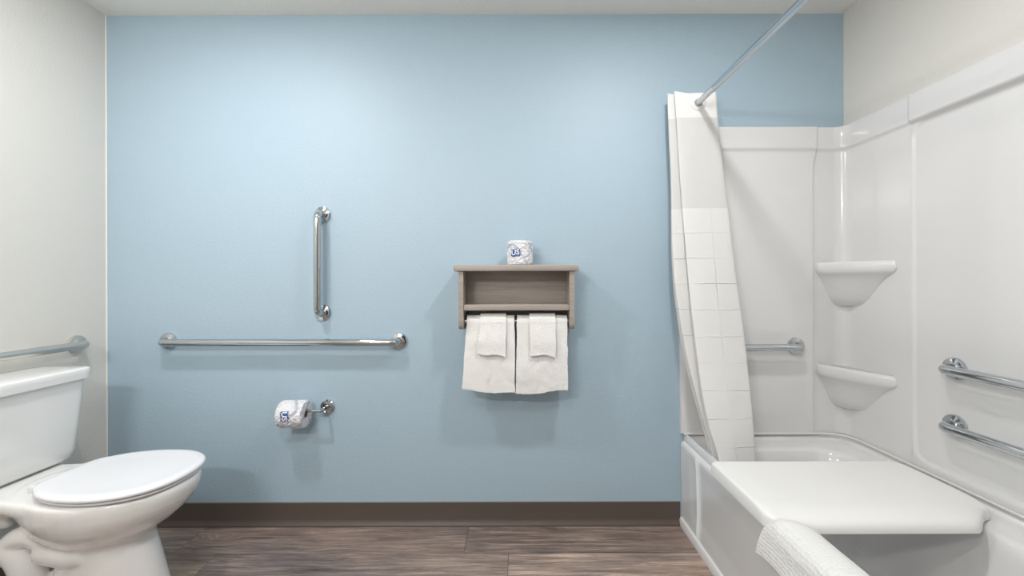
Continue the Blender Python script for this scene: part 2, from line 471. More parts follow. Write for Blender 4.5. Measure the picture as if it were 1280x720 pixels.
# basin with deck: loops from outside to inside
def tub_loop(x0, x1, y0, y1, r, zl, zo=None):
    """zl: height at the open side, zo: height along the three walls"""
    L = round_rect(x0, x1, y0, y1, r, zl, 8)
    if zo is not None:
        for p in L:
            e = max(sstep((p.x-(x0+0.10))/0.06) if x1-p.x < 0.05 else 0, 0)
            wallness = 1.0 if (x1-p.x < 0.03 or y1-p.y < 0.012 or p.y-y0 < 0.012) else 0.0
            p.z = zl+(zo-zl)*wallness
    return L
x0, x1, y0, y1 = XT+0.018, XR-0.002, YN+0.002, -0.002
loops = [tub_loop(x0, x1, y0, y1, 0.004, 0.02),
         tub_loop(x0, x1, y0, y1, 0.004, DECK-0.010, LIP-0.03),
         tub_loop(x0+0.003, x1, y0, y1, 0.004, DECK-0.004, LIP),
         tub_loop(x0+0.004, x1-0.004, y0+0.004, y1-0.004, 0.006, DECK-0.002, LIP+0.001),
         tub_loop(x0+0.006, x1-0.012, y0+0.012, y1-0.012, 0.010, DECK-0.0005, LIP-0.004),
         tub_loop(x0+0.008, x1-0.022, y0+0.024, y1-0.024, 0.02, DECK, DECK+0.013),
         tub_loop(x0+0.012, x1-0.036, y0+0.036, y1-0.036, 0.03, DECK+0.001, DECK+0.003),
         tub_loop(XT+0.068, 1.428, y0+0.07, y1-0.085, 0.10, DECK+0.001),
         tub_loop(XT+0.078, 1.416, y0+0.082, y1-0.095, 0.10, DECK-0.003),
         tub_loop(XT+0.086, 1.406, y0+0.092, y1-0.104, 0.10, DECK-0.014),
         tub_loop(XT+0.094, 1.396, y0+0.10, y1-0.114, 0.10, DECK-0.05),
         tub_loop(XT+0.112, 1.376, y0+0.13, y1-0.15, 0.11, DECK-0.16),
         tub_loop(XT+0.135, 1.352, y0+0.17, y1-0.20, 0.12, DECK-0.26),
         tub_loop(XT+0.165, 1.322, y0+0.21, y1-0.25, 0.12, DECK-0.305),
         tub_loop(XT+0.22, 1.27, y0+0.27, y1-0.31, 0.10, DECK-0.318)]
MB().loft(loops, True, True).build('basin', 'acrylic', tub, angle=60)
# apron: moulded skirt with a shallow recessed panel
def apron_pt(y, z):
    sd = rr_sd(y, z, -1.40, -0.080, 0.070, 0.60, 0.06)
    rec = sstep(-sd/0.06)*0.0035*sstep((0.37-z)/0.06)
    base = 0.004+0.004*sstep((0.36-z)/0.3)
    if z > 0.37:                       # roll over into the deck
        a = (z-0.37)/0.03*PI/2
        return Vector((XT+0.004+0.024*(1-math.cos(a)), y, 0.370+0.0255*math.sin(a)))
    return Vector((XT+base+rec, y, z))
ys = sorted(set(lin(YN+0.002, -1.42, 5)+lin(-1.42, -1.34, 10)+lin(-1.34, -0.16, 24)+lin(-0.16, -0.06, 18)+lin(-0.06, -0.002, 5)))
zs = sorted(set(lin(0.0, 0.06, 4)+lin(0.06, 0.15, 14)+lin(0.15, 0.27, 6)+lin(0.27, 0.37, 14)+lin(0.37, 0.40, 10)))
mb = MB().grid(ys, zs, apron_pt)
mb.build('apron', 'acrylic', tub, angle=180)
loops = [[Vector((XT+0.012-dd, y, z)) for dd, z in ((0, 0.0), (0.016, 0.0), (0.016, 0.026), (0.012, 0.034), (0.004, 0.038), (0, 0.038))] for y in (YN, -0.002)]
MB().loft(loops).build('base_trim', 'acrylic', tub, angle=30)
# overflow and drain inside the basin
MB().lathe([(0.036, 0.0), (0.036, 0.004), (0.03, 0.008), (0.004, 0.009)], (1.11, -1.27, 0.0795), (0, 0, 1), seg=24).build('drain', 'chrome', tub)

# ------------------------------------------------------------------ surround
sur = thing('tub_surround', 'white glossy moulded tub surround wrapping the shower corner', 'surround', (1.30, -0.02, LIP))
SB, BAND, ST = LIP+0.002, 1.735, 1.850
def band_off(z, lo, hi):
    t = (z-BAND)/0.018
    return lo+(hi-lo)*sstep(t)
def panel(name, us, vs, off, place, parent):
    """height field panel with an edge skirt back to the wall"""
    mb = MB()
    n = len(vs)
    def edge_round(u, v):
        return off(u, v)
    fn = lambda u, v: place(u, v, edge_round(u, v))
    mb.grid(us, vs, fn)
    ring = [(us[0], v) for v in vs]+[(u, vs[-1]) for u in us[1:]]+[(us[-1], v) for v in vs[::-1][1:]]+[(u, vs[0]) for u in us[::-1][1:-1]]
    mb.loft([[fn(u, v) for u, v in ring], [place(u, v, 0.0005) for u, v in ring]], False, False)
    return mb.build(name, 'acrylic', parent, angle=50)
vz_ = sorted(set(lin(SB, SB+0.06, 12)+lin(SB+0.06, 1.60, 20)+lin(1.60, 1.76, 34)+lin(1.76, ST-0.006, 5)+lin(ST-0.006, ST, 4)))
def top_round(z): 
    t = max(0, (z-(ST-0.006))/0.006)
    return 0.006*(1-math.sqrt(max(0, 1-t*t)))
def off_end(x, z):
    o = band_off(z, 0.022, 0.031)
    return o-top_round(z)-0.004*(1-sstep((x-XT)/0.02))
xs_ = sorted(set(lin(XT, XT+0.09, 16)+lin(XT+0.09, 1.31, 14)+lin(1.31, 1.388, 24)))
def end_x(x, z):      # the edge steps in below the band with a small S curve
    return x-0.013*sstep((BAND-z)/0.075)*sstep((x-1.30)/0.088)
panel('end_panel', xs_, vz_, off_end, lambda x, z, o: Vector((end_x(x, z), -o, z)), sur)
def off_side(y, z):
    sd = rr_sd(y, z, -1.44, -0.338, SB+0.022, BAND+0.006, 0.06)
    o = band_off(z, 0.012, 0.031) - 0.007*sstep(-sd/0.014)*(1-sstep((z-BAND)/0.018))
    return o-top_round(z)-0.006*(1-sstep((-0.338-y)/0.010))*sstep((z-BAND)/0.018)
ys_ = sorted(set(lin(-1.543, -1.46, 4)+lin(-1.46, -1.36, 12)+lin(-1.36, -0.45, 24)+lin(-0.45, -0.338, 34)))
panel('side_panel', ys_, vz_, off_side, lambda y, z, o: Vector((XR-o, y, z)), sur)
# corner column with a rounded inside corner
def corner_path(p, r=0.05):
    pts = [Vector((x, -p, 0)) for x in lin(1.366, XR-p-r, 5)]
    pts += [Vector((XR-p-r+r*math.sin(a), -p-r+r*math.cos(a), 0)) for a in lin(0, PI/2, 12)[1:]]
    pts += [Vector((XR-p, y, 0)) for y in lin(-p-r, -0.339, 10)[1:]]
    return pts
loops = []
for z in [SB, SB+0.003]+lin(SB+0.01, 1.70, 14)+lin(1.715, 1.765, 12)+[1.80, ST-0.004, ST-0.0015, ST]:
    p = band_off(z, 0.012, 0.021)-top_round(z)*0.6
    loops.append([q+Vector((0, 0, z)) for q in corner_path(p)])
mb = MB().loft(loops, False, False, closed=False)
mb.loft([loops[-1], [Vector((q.x if i < 8 else XR-0.0005, q.y if i > 12 else -0.0005, ST)) if (i < 8 or i > 12) else Vector((XR-0.0005, -0.0005, ST)) for i, q in enumerate(loops[-1])]], False, False, closed=False)
mb.build('corner_panel', 'acrylic', sur, angle=60)
# moulded corner shelves
def corner_shelf(ztop, parent):
    A, B = 0.132, 0.267            # reach along end wall and along side wall
    cx, cy = XR-0.0115, -0.0115
    def section(s, z, sh=0.0):
        a, bb = A*s, B*s
        pts = [Vector((cx+0.01, cy+0.01, z)), Vector((cx-a, cy+0.01, z))]
        # front edge: chord with rounded ends
        p0 = Vector((cx-a, cy, z)); p3 = Vector((cx, cy-bb, z))
        k0 = Vector((cx-a, cy-0.055*s-sh, z)); k1 = Vector((cx-0.032*s-sh*0.5, cy-bb, z))
        mid = (p0+p3)/2+Vector((-0.013*s, -0.010*s, 0))
        c = catmull([p0, p0+Vector((0.004, -0.028*s, 0)), mid, p3+Vector((-0.016*s, 0.012, 0)), p3], 6)
        pts += c
        pts.append(Vector((cx+0.01, cy-bb, z)))
        return pts
    prof = [(0.90, 0.0), (0.955, -0.001), (0.985, -0.006), (1.0, -0.015), (1.0, -0.030), (0.985, -0.042), (0.955, -0.050), (0.91, -0.056),
            (0.83, -0.070), (0.75, -0.090), (0.67, -0.114), (0.59, -0.140), (0.51, -0.164), (0.42, -0.184), (0.32, -0.196), (0.2, -0.203), (0.05, -0.206)]
    L = [section(0.86, ztop-0.008)]+[section(0.88, ztop-0.004)]+[section(s, ztop+dz) for s, dz in prof]
    MB().loft(L).build('corner_shelf', 'acrylic', parent, angle=75)
corner_shelf(1.222, sur)
corner_shelf(0.754, sur)
# caulk line between surround and tub
MB().sweep([(XT+0.01, -0.024, LIP+0.002), (1.40, -0.024, LIP+0.002), (1.47, -0.03, LIP+0.002), (1.505, -0.06, LIP+0.002), (1.512, -0.12, LIP+0.002), (1.512, -1.53, LIP+0.002)], 0.005, 8).build('caulk_bead', 'caulk', sur)

# ------------------------------------------------------------------ grab bars
def grab_bar(name, label, p0, p1, n, mat='chrome', r=0.0165, so=0.056, group='chrome grab bars'):
    p0, p1, n = Vector(p0), Vector(p1), Vector(n)
    t = thing(name, label, 'grab bar', p0, group)
    d = (p1-p0).normalized(); R = 0.030
    path = [p0+n*0.004]
    c0 = p0+n*(so-R)+d*R
    path += [c0-d*R*math.cos(a)+n*R*math.sin(a) for a in lin(0, PI/2, 8)]
    c1 = p1+n*(so-R)-d*R
    path += [c1+d*R*math.sin(a)+n*R*math.cos(a) for a in lin(0, PI/2, 8)]
    path.append(p1+n*0.004)
    MB().sweep(path, r, 20).build('bar', mat, t)
    for q in (p0, p1):
        MB().lathe([(0.0385, 0.0), (0.0385, 0.006), (0.0365, 0.0105), (0.032, 0.0125), (0.021, 0.0135), (0.0175, 0.017)], q, n, 36).build('flange', mat, t)
    return t
def wl(x, y, off=0.0): q = P(x, y, -off); return (q.x, -off, q.z)
grab_bar('grab_bar', 'short vertical chrome grab bar on the blue wall', wl(404, 268), wl(404, 390), (0, -1, 0))
grab_bar('grab_bar', 'long horizontal chrome grab bar on the blue wall above the paper holder', wl(211, 425), wl(499, 425.5), (0, -1, 0))
grab_bar('grab_bar', 'satin grab bar on the white wall above the toilet tank', (XL, -0.135, 0.872), (XL, -1.05, 0.872), (1, 0, 0), 'brushed_chrome')
e = 0.0215
grab_bar('grab_bar', 'chrome grab bar inside the tub on the end panel behind the curtain', (P(993.5, 433, -e).x, -e, P(993.5, 433, -e).z), (0.875, -e, P(993.5, 433, -e).z), (0, -1, 0))
s_ = XR-0.0065
grab_bar('grab_bar', 'upper of two chrome grab bars on the long tub panel', (s_, -0.490, 0.832), (s_, -1.25, 0.832), (-1, 0, 0))
grab_bar('grab_bar', 'lower of two chrome grab bars on the long tub panel', (s_, -0.490, 0.634), (s_, -1.25, 0.634), (-1, 0, 0))

# ------------------------------------------------------------------ towel shelf
sh = thing('towel_shelf', 'taupe wood wall shelf with cubby and towel rail', 'shelf', (0, 0, 0.93))
SX0, SX1, TS = -0.250, 0.2535, 0.021
SD = 0.140
MB().box(-0.270, 0.272, -0.152, -0.0005, 1.184, 1.211, 0.004).build('top_board', 'shelf_wood', sh, angle=30)
def side_board(x0):
    prof = [(-0.0005, 1.1835)]+[(-SD, 1.1835), (-SD, 0.955)]
    prof += [(-SD+0.025*(1-math.cos(a)), 0.955-0.025*math.sin(a)) for a in lin(0, PI/2, 7)[1:]]
    prof += [(-0.0005, 0.930)]
    MB().loft([[Vector((x0+dx, y*1.0, z)) for y, z in prof] for dx in (0, TS)]).build('side_board', 'shelf_wood', sh, angle=30)
side_board(SX0); side_board(SX1-TS)
MB().box(SX0+TS+0.0005, SX1-TS-0.0005, -SD+0.004, -0.016, 1.013, 1.038, 0.002).build('lower_board', 'shelf_wood', sh, angle=30)
MB().box(SX0+TS+0.0005, SX1-TS-0.0005, -0.0155, -0.0005, 0.99, 1.183).build('back_panel', 'shelf_wood', sh, angle=30)
MB().sweep([(SX0+TS-0.004, -0.092, 0.963), (SX1-TS+0.004, -0.092, 0.963)], 0.009, 16).build('towel_rail', 'brushed_chrome', sh)

def towel(name, label, cat, x0, x1, zb_l, zb_r, front_y, bar_r, th, bulge, seed, group, flare=0.0, parent=None, hem=False):
    """folded cloth over the rail; centre surface grid + Solidify"""
    random.seed(seed)
    yb, zb = -0.092, 0.963
    us = lin(0, 1, 64)
    # v: 0 back bottom .. 1 front bottom
    nv_b, nv_a, nv_f = 10, 12, 90
    verts = []; n = 0
    back_bottom = min(zb_l, zb_r)+0.03
    for u in us:
        zbot = zb_l+(zb_r-zb_l)*u + 0.004*math.sin(u*7+seed)
        col = []
        for k in range(nv_b):
            t = k/nv_b; col.append((yb+bar_r, back_bottom+(zb-back_bottom)*t, 0))
        for k in range(nv_a):
            a = PI*k/nv_a; col.append((yb+bar_r*math.cos(a), zb+bar_r*math.sin(a), 0))
        for k in range(nv_f+1):
            t = k/nv_f; col.append((yb-bar_r-(front_y)*sstep(t*1.4), zb+(zbot-zb)*t, t))
        for y, z, t in col:
            xx = x0+(x1-x0)*u
            xx += flare*(u-0.5)*2*t*-1 if False else 0
            xx += flare*(u-1)*t
            wob = noise.noise(Vector((xx*9+seed*3, z*6, seed)))*bulge*(0.3+t)
            wob += 0.5*noise.noise(Vector((xx*26+seed, z*20, seed*2)))*bulge
            wob += 0.0011*noise.noise(Vector((xx*190, z*190, seed)))+0.0007*noise.noise(Vector((xx*90, z*330, seed+5)))
            xx += 0.004*noise.noise(Vector((seed, z*12, u*2)))
            verts.append(Vector((xx, y-abs(wob) if t > 0 else y, z)))
        n = len(col)
    faces = [(i*n+j, (i+1)*n+j, (i+1)*n+j+1, i*n+j+1) for i in range(len(us)-1) for j in range(n-1)]
    o = mesh_obj(name, verts, faces, 'terry', None, True, 180, loc=((x0+x1)/2, yb, zb))
    s = o.modifiers.new('thick', 'SOLIDIFY'); s.thickness = th; s.offset = 0
    b_ = o.modifiers.new('round', 'BEVEL'); b_.width = th*0.35; b_.segments = 3; b_.limit_method = 'ANGLE'; b_.angle_limit = math.radians(50)
    tag(o, label, cat, group)
    if hem:
        zf = lambda u: zb_l+(zb_r-zb_l)*u + 0.004*math.sin(u*7+seed)
        # woven hem strip along the lower edge of the front
        iv = [j for j in range(n) if j >= n-7]
        hv = []; 
        for i in range(len(us)):
            for j in iv: hv.append(verts[i*n+j]+Vector((0, -th*0.5-0.0012, 0)))
        m_ = len(iv)
        hf = [(i*m_+j, (i+1)*m_+j, (i+1)*m_+j+1, i*m_+j+1) for i in range(len(us)-1) for j in range(m_-1)]
        h = mesh_obj('hem', hv, hf, 'terry', o, True, 180)
        hs = h.modifiers.new('thick', 'SOLIDIFY'); hs.thickness = 0.002
    return o
towel('hand_towel', 'folded cream hand towel on the shelf rail, beside the grab bar end', 'towel', -0.218, -0.006, 0.665, 0.650, 0.012, 0.018, 0.016, 0.007, 1, 'towels on the shelf rail', 0.018)
towel('hand_towel', 'folded cream hand towel on the shelf rail, beside the shower curtain end', 'towel', 0.004, 0.225, 0.645, 0.662, 0.012, 0.018, 0.016, 0.007, 2, 'towels on the shelf rail', 0.006)
towel('washcloth', 'small folded washcloth hung over the towel nearer the grab bars', 'washcloth', -0.158, -0.045, 0.826, 0.812, 0.014, 0.031, 0.008, 0.004, 3, 'washcloths on the shelf rail', 0.012, hem=True)
towel('washcloth', 'small folded washcloth hung over the towel nearer the shower curtain', 'washcloth', 0.060, 0.172, 0.820, 0.812, 0.014, 0.031, 0.008, 0.004, 4, 'washcloths on the shelf rail', 0.0, hem=True)

# ------------------------------------------------------------------ paper rolls
def text_mesh(txt, size):
    cu = bpy.data.curves.new('lettering', 'FONT'); cu.body = txt; cu.size = size
    cu.align_x = 'CENTER'; cu.align_y = 'CENTER'; cu.resolution_u = 4; cu.offset = size*0.018
    ob = bpy.data.objects.new('lettering', cu); COL.objects.link(ob)
    dg = bpy.context.evaluated_depsgraph_get()
    me = bpy.data.meshes.new_from_object(ob.evaluated_get(dg))
    bpy.data.objects.remove(ob, do_unlink=True)
    bm = bmesh.new(); bm.from_mesh(me)
    bmesh.ops.subdivide_edges(bm, edges=[e_ for e_ in bm.edges if e_.calc_length() > size*0.15], cuts=2)
    bmesh.ops.triangulate(bm, faces=bm.faces)
    bm.verts.index_update()
    vs = [v.co.copy() for v in bm.verts]; fs = [tuple(v.index for v in f.verts) for f in bm.faces]
    bm.free(); return vs, fs
def paper_roll(label, loc, R, H, rot, th0, zl, lw, lh, seed, group):
    t = thing('toilet_paper_roll', label, 'toilet paper', loc, group)
    t.rotation_euler = rot
    org = ORIG[t]; ORIG[t] = Vector((0, 0, 0))        # build in local coordinates, axis Z, base z=0
    prof = [(0.019, H*0.5), (0.019, 0.006), (0.022, 0.001), (0.030, 0.0005), (R*0.80, 0.0), (R*0.94, 0.002), (R, 0.010)]
    prof += [(R, z) for z in lin(0.018, H-0.018, 7)]
    prof += [(R, H-0.010), (R*0.94, H-0.002), (R*0.8, H), (0.030, H-0.0005), (0.022, H-0.001), (0.019, H-0.006), (0.019, H*0.5)]
    mb = MB().lathe(prof, (0, 0, 0), (0, 0, 1), 64, False, False)
    for v in mb.v:
        r = math.hypot(v.x, v.y)
        if r > 0.021:
            a = noise.noise(Vector((v.x*45+seed*5, v.y*45, v.z*45)))
            c = noise.noise(Vector((v.x*95, v.y*95+seed, v.z*95)))
            k = 0.0014*a+0.0008*c-0.0006
            v.x *= 1+k/r; v.y *= 1+k/r
            if v.z > H-0.001: v.z += 0.0035*max(0, c)
            elif 0.01 < v.z < H-0.004: v.z += 0.0012*c
    mb.build('wrapped_roll', 'wrapper', t, angle=24)
    MB().lathe([(0.0188, 0.008), (0.0188, H-0.008)], (0, 0, 0), (0, 0, 1), 32, False, False).build('core', 'cardboard', t)
    def cyl(x, z, rr):                                   # arc length x around, height z; faces -Y at x=0
        a = th0+x/R
        return Vector((rr*math.sin(a), -rr*math.cos(a), zl+z))
    n, m_ = 10, 5
    wav = lambda x: lh*0.06*math.sin(x/lw*2*PI)
    g = [[cyl(x, z+wav(x), R+0.0030) for z in lin(-lh/2, lh/2, m_)] for x in lin(-lw/2, lw/2, n)]
    MB().grid(range(n), range(m_), lambda i, j: g[i][j]).build('printed_label', 'label_blue', t, angle=180)
    vs, fs = text_mesh('US', lh*1.02)
    vs = [cyl(v.x*0.98, v.y+wav(v.x), R+0.0036) for v in vs]
    mesh_obj('lettering', vs, fs, 'label_white', t, smooth=False)
    ORIG[t] = org
    return t
q = P(650, 331, -0.088)
paper_roll('paper wrapped toilet roll standing on top of the wood shelf', (q.x, -0.088, 1.2115), 0.0585, 0.107, (0, 0, 0), math.asin(-0.34), 0.053, 0.040, 0.031, 1, 'wrapped toilet rolls')

# ------------------------------------------------------------------ paper holder
HX, HZ, HY = -0.882, 0.558, -0.072
h = thing('toilet_paper_holder', 'chrome single arm toilet paper holder on blue wall', 'paper holder', (HX, 0, HZ))
MB().lathe([(0.0325, 0.0), (0.0325, 0.008), (0.029, 0.012), (0.0265, 0.012), (0.0255, 0.007), (0.014, 0.009), (0.011, 0.014)], (HX, 0, HZ), (0, -1, 0), 36).build('flange', 'chrome', h)
MB().sweep([(HX, -0.006, HZ), (HX, HY, HZ)], 0.0085, 16).build('post', 'chrome', h)
MB().sweep([(HX+0.006, HY, HZ), (HX-0.186, HY, HZ), (HX-0.190, HY, HZ+0.0)], [0.0065, 0.0065, 0.005], 16).build('arm', 'chrome', h)
MB().lathe([(0.0065, 0.0), (0.0105, 0.003), (0.0105, 0.008), (0.007, 0.011)], (HX-0.187, HY, HZ), (-1, 0, 0), 20).build('end_knob', 'chrome', h)
paper_roll('paper wrapped toilet roll hanging on the chrome wall holder', (-1.058, HY, HZ-0.0125), 0.0615, 0.115, (0, PI/2, 0), math.radians(-8), 0.047, 0.040, 0.033, 2, 'wrapped toilet rolls')

# ------------------------------------------------------------------ toilet
TY = -0.487
def TW(x, y, z): return Vector((XL+x, TY+y, z))
to = thing('toilet', 'white ceramic toilet with closed lid and tapered tank', 'toilet', (XL+0.45, TY, 0))
def egg(x0, x1, hw, z, n=40, back_sq=2.0, xm=0.55, front_p=2.0):
    """plan outline: x from back to front, widest at fraction xm"""
    cx = x0+(x1-x0)*xm; pts = []
    for k in range(n):
        a = 2*PI*k/n; c, s = math.cos(a), math.sin(a)
        p = front_p if c >= 0 else back_sq
        rx = (x1-cx) if c >= 0 else (cx-x0)
        px = cx+rx*math.copysign(abs(c)**(2/p), c); py = hw*math.copysign(abs(s)**(2/p), s)
        pts.append(TW(px, py, z))
    return pts
body = MB()
body.loft([egg(0.215, 0.705, 0.122, 0.0, back_sq=3), egg(0.215, 0.703, 0.122, 0.03, back_sq=3), egg(0.27, 0.684, 0.112, 0.09, back_sq=3),
           egg(0.33, 0.666, 0.105, 0.15), egg(0.34, 0.650, 0.102, 0.205), egg(0.33, 0.634, 0.102, 0.258), egg(0.32, 0.636, 0.108, 0.272), egg(0.29, 0.655, 0.122, 0.290),
           egg(0.275, 0.700, 0.150, 0.320), egg(0.262, 0.734, 0.170, 0.350), egg(0.25, 0.755, 0.181, 0.375), egg(0.24, 0.768, 0.187, 0.395), egg(0.235, 0.777, 0.190, 0.42),
           egg(0.23, 0.779, 0.190, 0.437), egg(0.23, 0.776, 0.188, 0.447), egg(0.24, 0.768, 0.180, 0.452)])
# deck behind the bowl, carrying the tank
def deck(z, k, g=0.0):
    prof = [(0.03, 0.0), (0.03, 0.10), (0.045, 0.128), (0.08, 0.138), (0.20, 0.142), (0.30, 0.150), (0.38, 0.168), (0.46, 0.184), (0.54, 0.188)]
    pr = [(max(x, 0.03+g), max(0, y-k)) for x, y in prof]
    return [TW(x, y, z) for x, y in pr]+[TW(x, -y, z) for x, y in pr[::-1][:-1]]
body.loft([deck(0.385, 0.05, 0.03), deck(0.395, 0.025, 0.012), deck(0.41, 0.006), deck(0.425, 0.0), deck(0.443, 0.002), deck(0.450, 0.010, 0.008)])
# trapway along the side and base foot
for s in (-1, 1):
    tr = lambda pts, lat, r: body.sweep(catmull([TW(x, s*lat, z) for x, z in pts], 6), r, 18)
    tr([(0.42, 0.235), (0.375, 0.278), (0.325, 0.305), (0.275, 0.297), (0.235, 0.262), (0.222, 0.22)], 0.074, 0.036)
    tr([(0.225, 0.27), (0.262, 0.250), (0.292, 0.20), (0.300, 0.12), (0.295, 0.0)], 0.068, 0.047)
    tr([(0.35, 0.262), (0.40, 0.248), (0.455, 0.240), (0.50, 0.25)], 0.070, 0.043)
body.box(XL+0.06, XL+0.20, TY-0.05, TY+0.05, 0.30, 0.42, 0.02)
bowl = body.build('bowl', 'ceramic', to, angle=180)
bowl.data.update()
rm = bowl.modifiers.new('fuse', 'REMESH'); rm.mode = 'VOXEL'; rm.voxel_size = 0.0055; rm.use_smooth_shade = True
sm = bowl.modifiers.new('soften', 'SMOOTH'); sm.factor = 0.5; sm.iterations = 5
# tank
def tank_loop(x0, x1, hw, z, r): return [Vector((XL+p.x, TY+p.y, p.z)) for p in round_rect(x0, x1, -hw, hw, r, z, 8)]
MB().loft([tank_loop(0.045, 0.165, 0.150, 0.452, 0.03), tank_loop(0.035, 0.185, 0.168, 0.456, 0.035), tank_loop(0.028, 0.196, 0.180, 0.468, 0.04),
           tank_loop(0.022, 0.203, 0.187, 0.50, 0.042), tank_loop(0.016, 0.208, 0.196, 0.60, 0.042), tank_loop(0.012, 0.212, 0.204, 0.70, 0.042),
           tank_loop(0.010, 0.214, 0.208, 0.762, 0.042)]).build('tank', 'ceramic', to, angle=60)
MB().loft([tank_loop(0.006, 0.222, 0.213, 0.7625, 0.04), tank_loop(0.003, 0.227, 0.218, 0.765, 0.042), tank_loop(0.003, 0.228, 0.219, 0.785, 0.042), tank_loop(0.003, 0.228, 0.219, 0.799, 0.042),
           tank_loop(0.006, 0.225, 0.216, 0.804, 0.04), tank_loop(0.013, 0.217, 0.208, 0.8065, 0.035), tank_loop(0.05, 0.18, 0.17, 0.8085, 0.03)]).build('tank_lid', 'ceramic', to, angle=50)
MB().lathe([(0.014, 0.0), (0.014, 0.006), (0.009, 0.008), (0.009, 0.016)], TW(0.2125, -0.180, 0.71), (1, 0, 0), 20).sweep([TW(0.226, -0.180, 0.71), TW(0.230, -0.15, 0.704), TW(0.230, -0.125, 0.698)], [0.006, 0.006, 0.008], 12).build('flush_lever', 'chrome', to)
# seat ring and lid
def lid_loop(g, z, grow=0.0):
    """outline of an elongated seat; g = inset"""
    prof = [(0.340, 0.0), (0.341, 0.068), (0.346, 0.092), (0.357, 0.110), (0.380, 0.129), (0.42, 0.157), (0.465, 0.174), (0.51, 0.184), (0.56, 0.188),
            (0.61, 0.186), (0.655, 0.176), (0.70, 0.156), (0.736, 0.126), (0.761, 0.088), (0.774, 0.046), (0.778, 0.0)]
    P2 = [Vector((x, y)) for x, y in prof]
    c = Vector((0.565, 0))
    out = []
    full = catmull(P2, 3)
    full = full+[Vector((p.x, -p.y)) for p in full[::-1][1:-1]]
    n = len(full)
    for i, p in enumerate(full):
        t = (full[(i+1) % n]-full[i-1]); nr = Vector((t.y, -t.x)).normalized() if t.length > 0 else Vector((0, 0))
        if nr.dot(p-c) < 0: nr = -nr
        q_ = p-nr*g
        out.append(TW(q_.x, q_.y, z))
    return out
MB().loft([lid_loop(0.016, 0.4555), lid_loop(0.009, 0.4565), lid_loop(0.007, 0.460), lid_loop(0.008, 0.4645), lid_loop(0.014, 0.4655)]).build('seat_ring', 'seat_plastic', to, angle=60)
MB().loft([lid_loop(0.012, 0.4675), lid_loop(0.003, 0.4685), lid_loop(0.0, 0.4715), lid_loop(0.0, 0.477), lid_loop(0.003, 0.4815), lid_loop(0.010, 0.484), lid_loop(0.020, 0.4852)]
          + [[TW(0.565, 0, zz)*(1-k)+Vector((p.x, p.y, zz))*k for p in lid_loop(0.020, zz)] for k, zz in ((0.95, 0.4852), (0.88, 0.4845), (0.80, 0.4836), (0.6, 0.4832), (0.3, 0.4832))]).build('seat_lid', 'seat_plastic', to, angle=180)
for s in (-1, 1):
    MB().box(XL+0.318, XL+0.352, TY+s*0.075-0.018, TY+s*0.075+0.018, 0.449, 0.474, 0.006).build('hinge', 'seat_plastic', to)
    MB().lathe([(0.014, 0.0), (0.014, 0.006), (0.010, 0.014), (0.004, 0.017)], TW(0.34, s*0.108, 0.0), (0, 0, 1), 16).build('bolt_cap', 'seat_plastic', to)

